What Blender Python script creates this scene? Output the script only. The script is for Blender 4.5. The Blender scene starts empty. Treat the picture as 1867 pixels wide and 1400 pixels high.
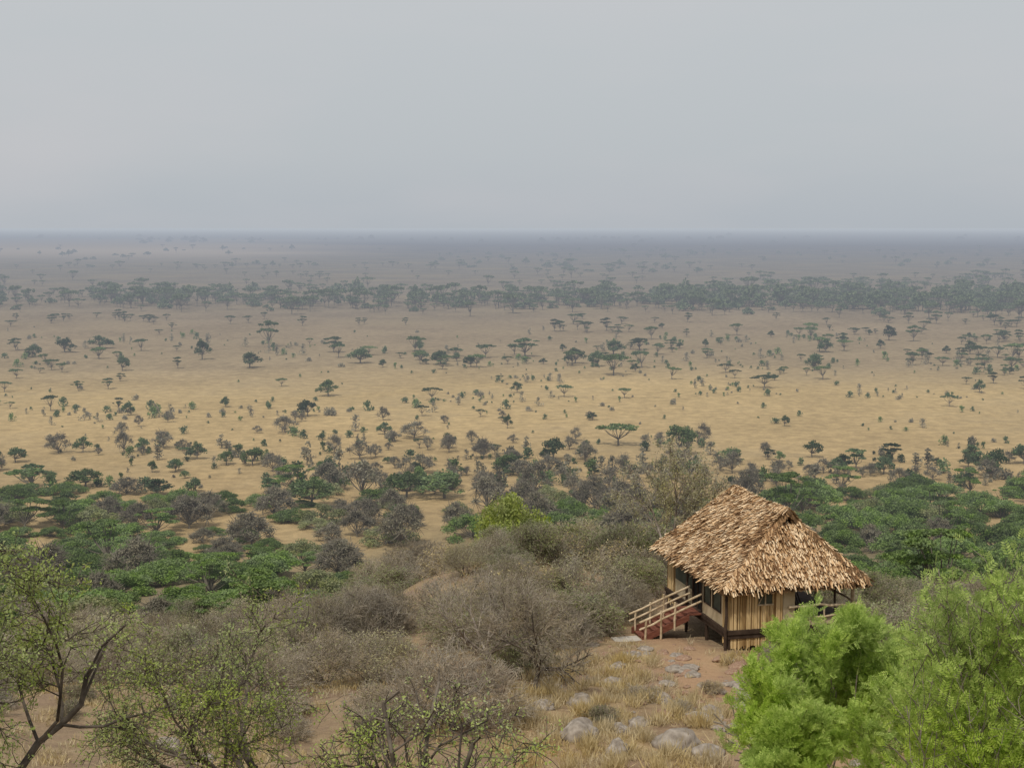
import bpy, math, random, bmesh
import numpy as np
from mathutils import Vector, noise as mnoise

rnd = random.Random(7)
NR = np.random.default_rng(7)
scene = bpy.context.scene
COL = scene.collection

# ------------------------------------------------------------------ terrain
YS = [-400,-30,0,4,8,16,30,45,61,75,100,150,200,260,330,1e6]
ZS = [70,51,48.3,46.2,42.6,38.9,35.7,33.6,31.75,30,23.5,12.5,4.8,.8,0,0]
def height(x, y):
    x = np.asarray(x, float); y = np.asarray(y, float)
    z = np.interp(y, YS, ZS)
    hill = np.clip((300-y)/120, 0, 1)
    z = z + 2.9*np.exp(-((x+1)/13)**2-((y-90)/17)**2)
    st = np.clip((y-47)/25, 0, 1); st = st*st*(3-2*st)
    fade = np.clip((230-y)/100, 0, 1)
    z = z - 4.6/(1+np.exp((x+9)/3))*st*fade
    z = z - 1.4/(1+np.exp(-(x-15)/2))*st*fade
    rough = .22*np.sin(x*.31+1.3*np.sin(y*.17))+.18*np.sin(y*.43+x*.21)+.09*np.sin(x*1.3+y*.7)+.07*np.sin(y*1.7-x*.9)
    rough = rough*(1-.85*np.exp(-((x-10)/7)**2-((y-62)/7)**2))
    big = 1.2*np.sin(x*.045+.6)*np.sin(y*.035)*np.clip((y-100)/60,0,1)
    return z + hill*(rough+big)
def H(x, y): return float(height(x, y))

# ------------------------------------------------------------------ materials
def new_mat(name):
    m = bpy.data.materials.new(name); m.use_nodes = True
    nt = m.node_tree; nt.nodes.clear()
    m.cycles.emission_sampling = 'NONE'
    return m, nt
def nd(nt, t, **kw):
    n = nt.nodes.new(t)
    for k, v in kw.items(): setattr(n, k, v)
    return n
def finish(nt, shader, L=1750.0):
    """aerial haze painted on as emission: depends only on where in the world the surface stands"""
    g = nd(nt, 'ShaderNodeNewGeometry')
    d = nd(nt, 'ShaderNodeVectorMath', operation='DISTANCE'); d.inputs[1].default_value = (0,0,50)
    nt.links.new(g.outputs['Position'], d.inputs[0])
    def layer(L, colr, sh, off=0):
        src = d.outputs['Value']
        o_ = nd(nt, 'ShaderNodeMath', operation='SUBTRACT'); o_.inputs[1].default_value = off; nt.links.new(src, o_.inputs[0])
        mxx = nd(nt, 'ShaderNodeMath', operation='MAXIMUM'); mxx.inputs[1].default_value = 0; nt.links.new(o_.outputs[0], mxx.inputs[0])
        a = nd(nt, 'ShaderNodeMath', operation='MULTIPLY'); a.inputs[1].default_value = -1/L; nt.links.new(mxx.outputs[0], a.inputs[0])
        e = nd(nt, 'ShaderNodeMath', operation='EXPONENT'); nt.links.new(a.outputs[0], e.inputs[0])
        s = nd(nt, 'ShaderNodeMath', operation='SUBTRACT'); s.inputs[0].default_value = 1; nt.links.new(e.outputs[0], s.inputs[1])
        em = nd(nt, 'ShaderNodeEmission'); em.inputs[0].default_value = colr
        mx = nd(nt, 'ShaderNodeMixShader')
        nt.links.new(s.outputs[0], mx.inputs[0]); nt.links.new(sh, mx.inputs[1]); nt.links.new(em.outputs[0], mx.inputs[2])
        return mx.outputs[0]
    sh = layer(L, (.305,.335,.39,1), shader, 120)  # bluish haze mixed over the surface as a painted glow
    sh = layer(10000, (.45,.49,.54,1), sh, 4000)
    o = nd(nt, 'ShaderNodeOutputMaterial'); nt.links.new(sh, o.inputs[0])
def ramp(nt, cols, pos=None):
    r = nd(nt, 'ShaderNodeValToRGB'); cr = r.color_ramp
    n = len(cols)
    for i, c in enumerate(cols):
        p = pos[i] if pos else i/(n-1)
        el = cr.elements[i] if i < 2 else cr.elements.new(p)
        el.position = p; el.color = (*c, 1)
    return r
def leaf_mat(name, cols, transl=.3, var=.25, smin=.7, smax=1.15):
    m, nt = new_mat(name)
    g = nd(nt, 'ShaderNodeNewGeometry')
    r = ramp(nt, cols); nt.links.new(g.outputs['Random Per Island'], r.inputs[0])
    oi = nd(nt, 'ShaderNodeObjectInfo')
    mr = nd(nt, 'ShaderNodeMapRange'); mr.inputs[3].default_value = 1-var; mr.inputs[4].default_value = 1+var
    nt.links.new(oi.outputs['Random'], mr.inputs[0])
    hs = nd(nt, 'ShaderNodeHueSaturation'); nt.links.new(r.outputs[0], hs.inputs['Color']); nt.links.new(mr.outputs[0], hs.inputs['Value'])
    nz = nd(nt, 'ShaderNodeTexNoise'); nz.inputs['Scale'].default_value = .6
    nt.links.new(g.outputs['Position'], nz.inputs['Vector'])
    mr2 = nd(nt, 'ShaderNodeMapRange'); mr2.inputs[1].default_value=.3; mr2.inputs[2].default_value=.7; mr2.inputs[3].default_value=smin; mr2.inputs[4].default_value=smax
    nt.links.new(nz.outputs[0], mr2.inputs[0]); nt.links.new(mr2.outputs[0], hs.inputs['Saturation'])
    p = nd(nt, 'ShaderNodeBsdfPrincipled'); p.inputs['Roughness'].default_value = .7; p.inputs['Specular IOR Level'].default_value = .2
    nt.links.new(hs.outputs[0], p.inputs['Base Color'])
    tr = nd(nt, 'ShaderNodeBsdfTranslucent'); nt.links.new(hs.outputs[0], tr.inputs[0])
    mx = nd(nt, 'ShaderNodeMixShader'); mx.inputs[0].default_value = transl
    nt.links.new(p.outputs[0], mx.inputs[1]); nt.links.new(tr.outputs[0], mx.inputs[2])
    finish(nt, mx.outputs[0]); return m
def noise_mat(name, cols, scale=4, rough=.85, bump=.3, island=0., stretch=(1,1,1), detail=6, spec=.2):
    m, nt = new_mat(name)
    tc = nd(nt, 'ShaderNodeTexCoord'); mp = nd(nt, 'ShaderNodeMapping'); mp.inputs['Scale'].default_value = stretch
    nt.links.new(tc.outputs['Object'], mp.inputs[0])
    nz = nd(nt, 'ShaderNodeTexNoise'); nz.inputs['Scale'].default_value = scale; nz.inputs['Detail'].default_value = detail
    nt.links.new(mp.outputs[0], nz.inputs['Vector'])
    r = ramp(nt, cols, [.3+.4*i/(len(cols)-1) for i in range(len(cols))])
    fac = nz.outputs[0]
    if island > 0:
        g = nd(nt, 'ShaderNodeNewGeometry')
        mm = nd(nt, 'ShaderNodeMath', operation='MULTIPLY_ADD'); mm.inputs[1].default_value = island
        sb = nd(nt, 'ShaderNodeMath', operation='SUBTRACT'); sb.inputs[1].default_value = .5
        nt.links.new(g.outputs['Random Per Island'], sb.inputs[0]); nt.links.new(sb.outputs[0], mm.inputs[0]); nt.links.new(fac, mm.inputs[2])
        fac = mm.outputs[0]
    nt.links.new(fac, r.inputs[0])
    p = nd(nt, 'ShaderNodeBsdfPrincipled'); p.inputs['Roughness'].default_value = rough; p.inputs['Specular IOR Level'].default_value = spec
    nt.links.new(r.outputs[0], p.inputs['Base Color'])
    if bump:
        b = nd(nt, 'ShaderNodeBump'); b.inputs['Strength'].default_value = bump; b.inputs['Distance'].default_value = .05
        nt.links.new(nz.outputs[0], b.inputs['Height']); nt.links.new(b.outputs[0], p.inputs['Normal'])
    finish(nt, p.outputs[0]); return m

M_bark_grey = noise_mat('grey_bark', [(.13,.105,.085),(.24,.20,.165),(.33,.285,.24)], 5, island=.35, bump=.2)
M_bark_dark = noise_mat('dark_bark', [(.05,.04,.032),(.11,.09,.07),(.18,.15,.12)], 6, island=.3)
M_bark_far = noise_mat('savanna_bark', [(.13,.115,.09),(.22,.195,.155)], 3, bump=0)
M_twig = leaf_mat('dry_twig', [(.21,.17,.125),(.36,.30,.22),(.47,.40,.305),(.28,.235,.17)], .15, .25)
M_twig_pale = leaf_mat('pale_twig', [(.34,.29,.21),(.50,.44,.33),(.60,.53,.41)], .15, .1)
M_dryleaf = leaf_mat('dry_olive_leaf', [(.24,.23,.11),(.36,.31,.17),(.20,.21,.09),(.42,.36,.20)], .3, .25)
M_yellow = leaf_mat('yellow_dry_leaf', [(.40,.32,.14),(.52,.42,.20),(.32,.27,.12),(.58,.48,.26)], .3, .2)
M_green_near = leaf_mat('fresh_green_leaf', [(.25,.37,.065),(.39,.52,.11),(.54,.66,.18),(.31,.43,.085)], .48, .05, .9, 1.12)
M_green_small = leaf_mat('small_green_leaf', [(.24,.32,.07),(.36,.44,.12),(.44,.48,.17)], .35, .15)
M_green_belt = leaf_mat('acacia_green_leaf', [(.09,.15,.04),(.155,.235,.06),(.22,.31,.085),(.12,.18,.05)], .3, .35)
M_green_lime = leaf_mat('lime_green_leaf', [(.24,.30,.06),(.35,.41,.09),(.41,.45,.12)], .35, .1)
M_olive = leaf_mat('olive_leaf', [(.17,.20,.075),(.26,.29,.12),(.32,.32,.16),(.21,.235,.09)], .3, .25)
M_greyol = leaf_mat('grey_olive_leaf', [(.30,.285,.14),(.43,.40,.21),(.52,.48,.28)], .35, .12)
M_dark = leaf_mat('savanna_dark_leaf', [(.055,.09,.042),(.09,.135,.058),(.13,.175,.08)], .3, .5)
M_mid = leaf_mat('savanna_green_leaf', [(.09,.145,.05),(.14,.205,.07),(.19,.25,.095)], .3, .4)
M_far = leaf_mat('hazy_green_leaf', [(.11,.15,.075),(.155,.20,.10),(.20,.24,.125)], .3, .1)
M_grey = leaf_mat('savanna_grey_leaf', [(.19,.18,.12),(.265,.24,.165),(.32,.285,.20)], .3, .3)
M_straw = leaf_mat('straw_grass_blade', [(.42,.32,.15),(.58,.46,.24),(.70,.58,.34),(.48,.37,.18)], .35, .1)
M_rock = noise_mat('boulder_stone', [(.17,.14,.115),(.28,.24,.20),(.40,.35,.30)], 2.5, bump=.7)
M_rock_red = noise_mat('reddish_stone', [(.20,.12,.08),(.30,.19,.13),(.38,.28,.20)], 3, bump=.6)

def ground_material():
    m, nt = new_mat('savanna_ground')
    g = nd(nt, 'ShaderNodeNewGeometry'); sx = nd(nt, 'ShaderNodeSeparateXYZ'); nt.links.new(g.outputs['Position'], sx.inputs[0])
    def noise(scale, detail=5, rough=.55):
        n = nd(nt, 'ShaderNodeTexNoise'); n.inputs['Scale'].default_value = scale; n.inputs['Detail'].default_value = detail; n.inputs['Roughness'].default_value = rough
        nt.links.new(g.outputs['Position'], n.inputs['Vector']); return n.outputs[0]
    def math_(op, a, b=None, c=None):
        n = nd(nt, 'ShaderNodeMath', operation=op)
        for i, v in enumerate((a, b, c)):
            if v is None: continue
            if isinstance(v, (int, float)): n.inputs[i].default_value = v
            else: nt.links.new(v, n.inputs[i])
        return n.outputs[0]
    def maprange(v, a, b, c=0., d=1.):
        n = nd(nt, 'ShaderNodeMapRange'); n.interpolation_type = 'SMOOTHSTEP'
        n.inputs[1].default_value=a; n.inputs[2].default_value=b; n.inputs[3].default_value=c; n.inputs[4].default_value=d
        nt.links.new(v, n.inputs[0]); return n.outputs[0]
    def mix(f, a, b, mode='MIX'):
        n = nd(nt, 'ShaderNodeMixRGB', blend_type=mode)
        if isinstance(f,(int,float)): n.inputs[0].default_value=f
        else: nt.links.new(f, n.inputs[0])
        for i, v in ((1,a),(2,b)):
            if isinstance(v, tuple): n.inputs[i].default_value=(*v,1)
            else: nt.links.new(v, n.inputs[i])
        return n.outputs[0]
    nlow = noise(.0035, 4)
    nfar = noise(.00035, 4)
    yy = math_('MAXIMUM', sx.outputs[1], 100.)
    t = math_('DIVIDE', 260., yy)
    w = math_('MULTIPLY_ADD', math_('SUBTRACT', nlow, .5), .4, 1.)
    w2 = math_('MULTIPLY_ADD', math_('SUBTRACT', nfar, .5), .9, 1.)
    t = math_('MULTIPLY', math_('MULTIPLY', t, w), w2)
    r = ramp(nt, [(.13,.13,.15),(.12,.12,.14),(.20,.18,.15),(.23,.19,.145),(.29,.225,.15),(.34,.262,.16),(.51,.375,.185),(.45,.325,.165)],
             [.02,.06,.12,.24,.33,.46,.56,.9])  # cloud-shadow bands on the plain painted into the grass colours
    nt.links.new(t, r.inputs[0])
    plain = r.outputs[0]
    fleck = maprange(noise(.25, 9, .8), .35, .7, .72, 1.2)
    fleck2 = maprange(noise(.018, 6, .65), .35, .65, .86, 1.08)
    vm = math_('MULTIPLY', fleck, fleck2)
    cmb = nd(nt, 'ShaderNodeCombineXYZ')
    for i in range(3): nt.links.new(vm, cmb.inputs[i])
    plain = mix(1., plain, cmb.outputs[0], 'MULTIPLY')
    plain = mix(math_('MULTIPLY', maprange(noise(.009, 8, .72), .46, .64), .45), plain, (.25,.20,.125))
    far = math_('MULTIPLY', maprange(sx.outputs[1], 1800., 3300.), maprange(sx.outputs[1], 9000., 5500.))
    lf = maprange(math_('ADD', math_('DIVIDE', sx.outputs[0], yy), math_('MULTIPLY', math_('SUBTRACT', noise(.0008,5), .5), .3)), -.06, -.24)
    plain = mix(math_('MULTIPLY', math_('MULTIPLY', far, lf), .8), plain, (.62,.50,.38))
    hill = mix(maprange(noise(.35, 8, .7), .35, .65), (.27,.185,.12), (.44,.32,.18))
    hill = mix(maprange(noise(2.2, 8, .75), .5, .72), hill, (.54,.43,.26))
    hill = mix(maprange(noise(.12, 6, .6), .48, .62), hill, (.33,.225,.155))
    px = math_('SUBTRACT', sx.outputs[0], math_('MULTIPLY_ADD', math_('SUBTRACT', sx.outputs[1], 44.), -.17, 9.3))
    px = math_('ADD', px, math_('MULTIPLY', math_('SINE', math_('MULTIPLY', sx.outputs[1], .5)), .5))
    px = math_('ABSOLUTE', math_('ADD', px, math_('MULTIPLY', math_('SUBTRACT', noise(.8), .5), 2.)))
    pm = math_('MULTIPLY', maprange(px, 1.9, .4), maprange(sx.outputs[1], 64., 61.))
    hill = mix(math_('MULTIPLY', pm, .8), hill, (.45,.285,.17))
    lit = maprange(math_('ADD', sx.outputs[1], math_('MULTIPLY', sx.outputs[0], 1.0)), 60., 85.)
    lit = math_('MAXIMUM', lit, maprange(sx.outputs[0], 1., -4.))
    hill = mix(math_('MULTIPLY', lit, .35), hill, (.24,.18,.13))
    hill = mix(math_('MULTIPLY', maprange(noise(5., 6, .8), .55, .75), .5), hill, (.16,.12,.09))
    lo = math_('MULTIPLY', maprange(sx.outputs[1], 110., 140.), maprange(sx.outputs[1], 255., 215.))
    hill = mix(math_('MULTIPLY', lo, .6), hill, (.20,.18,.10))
    bm_ = maprange(sx.outputs[2], 1.5, 6.)
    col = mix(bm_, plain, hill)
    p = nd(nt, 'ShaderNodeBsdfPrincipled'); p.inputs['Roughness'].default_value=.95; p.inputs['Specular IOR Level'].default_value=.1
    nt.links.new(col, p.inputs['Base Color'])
    b = nd(nt, 'ShaderNodeBump'); b.inputs['Strength'].default_value=.8; b.inputs['Distance'].default_value=.25
    nt.links.new(noise(2.5, 8, .7), b.inputs['Height']); nt.links.new(b.outputs[0], p.inputs['Normal'])
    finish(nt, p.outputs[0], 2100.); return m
M_ground = ground_material()

# ------------------------------------------------------------------ mesh helpers
def fast_mesh(name, parts):
    me = bpy.data.meshes.new(name)
    Vs, Fs, Ms, off, mats = [], [], [], 0, []
    for V, F, mat in parts:
        if len(F) == 0: continue
        if mat not in mats: mats.append(mat)
        Vs.append(V); Fs.append(F+off); off += len(V)
        Ms.append(np.full(len(F), mats.index(mat), np.int32))
    V = np.concatenate(Vs).astype(np.float32); F = np.concatenate(Fs).astype(np.int32); M = np.concatenate(Ms)
    me.vertices.add(len(V)); me.vertices.foreach_set('co', V.ravel())
    me.loops.add(F.size); me.loops.foreach_set('vertex_index', F.ravel())
    me.polygons.add(len(F)); me.polygons.foreach_set('loop_start', np.arange(0, F.size, 4, dtype=np.int32))
    for m in mats: me.materials.append(m)
    me.polygons.foreach_set('material_index', M)
    me.update(calc_edges=True)
    return me
def tubes(segs, sides):
    if not len(segs): return np.zeros((0,3)), np.zeros((0,4), int)
    A = np.array(segs, float); p = A[:,0:3]; q = A[:,3:6]; r0 = A[:,6]; r1 = A[:,7]
    d = q-p; L = np.linalg.norm(d, axis=1, keepdims=True)+1e-9; d = d/L
    q = q + d*(r1[:,None]*.5)
    ref = np.where(np.abs(d[:,2:3])>.9, np.array([[1.,0,0]]), np.array([[0,0,1.]]))
    u = np.cross(d, ref); u /= np.linalg.norm(u, axis=1, keepdims=True); v = np.cross(d, u)
    a = np.arange(sides)*2*math.pi/sides
    ring = np.cos(a)[None,:,None]*u[:,None,:]+np.sin(a)[None,:,None]*v[:,None,:]
    V = np.concatenate([p[:,None]+ring*r0[:,None,None], q[:,None]+ring*r1[:,None,None]], axis=1)
    n = len(A); i = np.arange(sides); j = (i+1)%sides
    f = np.stack([i, j, j+sides, i+sides], 1)
    F = f[None]+(np.arange(n)*2*sides)[:,None,None]
    return V.reshape(-1,3), F.reshape(-1,4)
def seg_parts(segs, mat, thr=.02, mat_thin=None):
    th = [s for s in segs if s[6] >= thr]; tn = [s for s in segs if s[6] < thr]
    return [(*tubes(th, 7), mat), (*tubes(tn, 3), mat_thin or mat)]
def rhombs(c, a, b):
    V = np.stack([c-a, c+b, c+a, c-b], 1)
    F = np.arange(len(c)*4).reshape(-1,4)
    return V.reshape(-1,3), F
def unit(v): return v/(np.linalg.norm(v, axis=-1, keepdims=True)+1e-9)
def rand_leaves(C, size, up=.6, w=.6, R=NR):
    n = len(C); nr = unit(R.normal(size=(n,3))+np.array([0,0,up]))
    a = unit(np.cross(nr, R.normal(size=(n,3)))); b = np.cross(nr, a)
    s = size*R.uniform(.6,1.3,(n,1))
    return rhombs(C, a*s, b*s*w)

def nrm(d):
    l = math.sqrt(d[0]**2+d[1]**2+d[2]**2)+1e-9
    return (d[0]/l, d[1]/l, d[2]/l)
def deflect(R, d, ang):
    a = (R.gauss(0,1), R.gauss(0,1), R.gauss(0,1))
    dt = a[0]*d[0]+a[1]*d[1]+a[2]*d[2]
    a = nrm((a[0]-dt*d[0], a[1]-dt*d[1], a[2]-dt*d[2]))
    c, s = math.cos(ang), math.sin(ang)
    return (d[0]*c+a[0]*s, d[1]*c+a[1]*s, d[2]*c+a[2]*s)
def grow(R, p, d, L, r, l, S, segs, tips):
    n = S['n'][l]; st = L/n; last = len(S['n'])-1; w = S['wig'][l]; up = S['up'][l]
    env = S.get('env'); rr = r
    for i in range(n):
        t = (i+1)/n
        d = nrm((d[0]+R.gauss(0,w), d[1]+R.gauss(0,w), d[2]+R.gauss(0,w)+up))
        q = (p[0]+d[0]*st, p[1]+d[1]*st, p[2]+d[2]*st)
        if q[2] < .12 and l > 0: d = nrm((d[0], d[1], abs(d[2])+.2)); q = (p[0]+d[0]*st, p[1]+d[1]*st, max(.1,p[2]+d[2]*st))
        r2 = r*(1-(1-S.get('tap',.55))*t)
        segs.append((*p, *q, rr, r2, l)); p = q; rr = r2
        out = False
        if env:
            e = ((p[0]/env[0])**2+(p[1]/env[0])**2+((p[2]-env[2])/env[1])**2)
            out = e > 1
        if l < last and t >= S['st'][l]-1e-6:
            k = S['kids'][l]; k = int(k)+(R.random() < k-int(k))
            for _ in range(k):
                cd = deflect(R, d, S['ang'][l]*R.uniform(.6,1.3))
                if l == 0 and cd[2] < .25: cd = nrm((cd[0],cd[1],.3))
                grow(R, p, cd, S['L'][l+1]*R.uniform(.6,1.25)*(.7 if out else 1), max(rr*S['rr'][l], S['rmin']), l+1, S, segs, tips)
        if l >= last-S.get('tl',0): tips.append((*p, *d))
        if out and l > 0: break

def top(o, label, cat, group=None, kind=None):
    o['label'] = label; o['category'] = cat
    if group: o['group'] = group
    if kind: o['kind'] = kind
def add(name, data, loc=(0,0,0), rz=0, sc=1, parent=None):
    o = bpy.data.objects.new(name, data); COL.objects.link(o)
    o.location = loc; o.rotation_euler = (0,0,rz)
    o.scale = sc if isinstance(sc, tuple) else (sc,sc,sc)
    if parent: o.parent = parent
    return o

# ------------------------------------------------------------------ ground
def axis(a, b, st, far, ratio, back):
    c = list(np.arange(a, b+.01, st)); s = st; v = c[-1]
    while v < far: s *= ratio; v += s; c.append(v)
    s = st; v = c[0]; pre = []
    while v > -back: s *= ratio; v -= s; pre.append(v)
    return np.array(pre[::-1]+c)
gx = axis(-60, 60, 1.0, 60000, 1.12, 60000); gy = axis(-20, 140, 1.0, 90000, 1.05, 400)
X, Y = np.meshgrid(gx, gy); Z = height(X, Y)
V = np.stack([X, Y, Z], -1).reshape(-1,3); nx, ny = len(gx), len(gy)
ii = (np.arange(ny-1)[:,None]*nx+np.arange(nx-1)[None]).ravel()
F = np.stack([ii, ii+1, ii+nx+1, ii+nx], 1)
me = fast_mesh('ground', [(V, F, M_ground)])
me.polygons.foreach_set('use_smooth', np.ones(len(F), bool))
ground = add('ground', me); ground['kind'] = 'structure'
ground['label'] = 'dry golden savanna plain below a brushy hillside'; ground['category'] = 'ground'

# ------------------------------------------------------------------ vegetation meshes
def bush_mesh(seed, name, rx=2.1, rz=2.9, leaf=None, nleaf=1200, lsize=.035, stems=9, twig=M_twig, lvl3=3):
    R = random.Random(seed); segs, tips = [], []
    S = dict(n=[4,4,3,2], L=[rz*.75, rz*.42, rz*.26, rz*.17], ang=[.65,.75,.8], kids=[2,2,lvl3], wig=[.16,.2,.25,.25], up=[.05,.06,.04,.02],
             st=[.25,.5,.33], rr=[.6,.6,.6], rmin=.0075, tap=.5, env=(rx, rz, .0), tl=1)
    for k in range(stems):
        a = k*2*math.pi/stems+R.uniform(-.3,.3); t = R.uniform(.25,1.05)
        grow(R, (R.uniform(-.25,.25), R.uniform(-.25,.25), -.1), nrm((math.cos(a)*math.sin(t), math.sin(a)*math.sin(t), math.cos(t))), rz*.8*R.uniform(.7,1.15), .035*rz/3, 0, S, segs, tips)
    parts = seg_parts(segs, M_bark_grey, .016, twig)
    if leaf:
        T = np.array(tips); RR = np.random.default_rng(seed)
        C = T[RR.integers(0, len(T), nleaf), :3]+RR.normal(0,.05,(nleaf,3))
        parts.append((*rand_leaves(C, lsize, .5, .55, RR), leaf))
    return fast_mesh(name, parts)
BUSH_GREY = [bush_mesh(10+i, 'thorn_bush', 2.0+.15*i, 2.6+.12*i, M_dryleaf, [900,2200,500,3000][i], .038, stems=[9,8,10,7][i]) for i in range(4)]
BUSH_OLIVE = [bush_mesh(30+i, 'thorn_bush', 2.1, 2.7, M_olive, 6000, .055) for i in range(2)]+[bush_mesh(33, 'thorn_bush', 2.1, 2.9, M_greyol, 5000, .045)]
BUSH_YEL = [bush_mesh(40, 'thorn_bush', 1.6, 2.4, M_yellow, 1500, .05, stems=7)]
BUSH_LOW = [bush_mesh(50+i, 'thorn_bush', 1.2, 1.1, [M_dryleaf,M_yellow,M_olive][i], [500,900,1200][i], .035, stems=7, lvl3=2) for i in range(3)]

def crown(R, nl, Rr, z0, dome, lobe, lz, nleaf, size, w=.7, hole=.0):
    a = R.uniform(0, 2*math.pi, nl); r = Rr*np.sqrt(R.uniform(hole, 1, nl))
    r = np.where(np.arange(nl)<3, r*.35, r)
    cx, cy = r*np.cos(a), r*np.sin(a); cz = z0+dome*(1-(r/Rr)**2)+R.normal(0, dome*.12+.05, nl)
    lr = lobe*R.uniform(.55,1.25, nl)
    k = R.choice(nl, nleaf, p=(lr**2)/np.sum(lr**2))
    dv = unit(R.normal(size=(nleaf,3))); dv[:,2] = np.where(R.random(nleaf)<.75, np.abs(dv[:,2]), dv[:,2]*.6)
    rad = R.uniform(.2,1.18,(nleaf,1))**.6
    C = np.stack([cx[k],cy[k],cz[k]],1)+dv*rad*np.stack([lr[k],lr[k],lr[k]*lz],1)
    return rand_leaves(C, size, .9, w, R), np.stack([cx,cy,cz],1)
def limbs(R, centers, zf, r0):
    segs = []
    p = np.array([0,0,-.3]); f = np.array([R.normal(0,.1), R.normal(0,.1), zf])
    segs.append((*p, *f, r0, r0*.8))
    for c in centers:
        m = f*.45+c*.55; m[2] = f[2]+(c[2]-f[2])*.45; m[:2] += R.normal(0,.15,2)
        segs.append((*f, *m, r0*.45, r0*.28)); segs.append((*m, *c, r0*.28, r0*.1))
    return segs
def tree_mesh(seed, name, form, leaf, nleaf=900, size=.34, tw=7):
    """savanna tree about ten metres wide"""
    R = np.random.default_rng(seed)
    if form == 'umbrella':   (lv, c) = crown(R, 15, 4.2, 5.4, .7, 1.35, .30, nleaf, size, .8); sg = limbs(R, c, 1.9, .24)
    elif form == 'tiered':
        (lv, c) = crown(R, 9, 3.6, 6.1, .7, 1.2, .30, nleaf//2, size, .8); (l2, c2) = crown(R, 8, 4.4, 4.2, .5, 1.15, .3, nleaf//2, size, .8, .25)
        lv = (np.concatenate([lv[0], l2[0]]), np.concatenate([lv[1], l2[1]+len(lv[0])])); sg = limbs(R, np.concatenate([c,c2]), 1.6, .26)
    elif form == 'round':    (lv, c) = crown(R, 20, 3.7, 2.6, 3.4, 1.5, .8, nleaf, size); sg = limbs(R, c, 1.7, .28)
    elif form == 'low':      (lv, c) = crown(R, 26, 4.3, .8, 2.5, 1.3, .7, nleaf, size); sg = limbs(R, c, .5, .2)
    elif form == 'sparse':
        (lv, c) = crown(R, 24, 3.6, 2.8, 3.2, 1.0, .8, nleaf, size*.7); sg = limbs(R, c, 1.2, .2)
        for q in c:
            for _ in range(tw):
                e = q+R.normal(0,.9,3); sg.append((*q, *e, .05, .03))
    return fast_mesh(name, [(*tubes(sg, 5), M_bark_far), (*lv, leaf)])
UMB_D = [tree_mesh(100+i, 'acacia_tree', 'umbrella', M_dark, 700) for i in range(3)]
UMB_G = [tree_mesh(110+i, 'acacia_tree', 'umbrella', M_mid, 750) for i in range(3)]
TIER_D = [tree_mesh(120+i, 'acacia_tree', 'tiered', M_dark, 1000) for i in range(3)]
ROUND_D = [tree_mesh(130+i, 'acacia_tree', 'round', M_dark, 1200) for i in range(3)]
ROUND_G = [tree_mesh(140+i, 'acacia_tree', 'round', M_mid, 1600, .3) for i in range(2)]
SPARSE = [tree_mesh(150+i, 'acacia_tree', 'sparse', M_grey, 700, tw=12) for i in range(3)]
LOW_G = [tree_mesh(160+i, 'green_bush', 'low', M_green_belt, 8500, .15) for i in range(3)]
TIER_G = [tree_mesh(165+i, 'green_bush', 'tiered', M_green_belt, 6500, .15) for i in range(2)]
LOW_O = [tree_mesh(170+i, 'green_bush', 'low', M_olive, 5200, .15) for i in range(2)]
SPARSE_B = [tree_mesh(175+i, 'green_bush', 'sparse', M_grey, 2600, .24, tw=26) for i in range(2)]
def shrub_mesh(seed, leaf, tall):
    R = np.random.default_rng(seed); n = 190
    nl = 7; zz = R.uniform(.25, tall*.85, nl); rr = .6*(1.15-zz/tall)*R.uniform(.6,1.3,nl); aa = R.uniform(0,6.28,nl)
    c = np.stack([rr*.8*np.cos(aa), rr*.8*np.sin(aa), zz],1); k = R.integers(0,nl,n)
    C = c[k]+unit(R.normal(size=(n,3)))*R.uniform(.3,1,(n,1))*(.25+rr[k,None]*.8)
    C[:,2] = np.maximum(C[:,2], .03)
    lv = rand_leaves(C, .14, .4, .8, R)
    sg = [(0,0,-.2,0,0,tall*.7,.05,.03)]
    return fast_mesh('savanna_shrub', [(*tubes(sg,4), M_bark_far), (*lv, leaf)])
SHRUB = [shrub_mesh(200+i, [M_dark, M_grey, M_dark, M_mid, M_grey][i%5], [1.7,2.4,1.2,1.7,1.0][i%5]) for i in range(10)]

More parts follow.
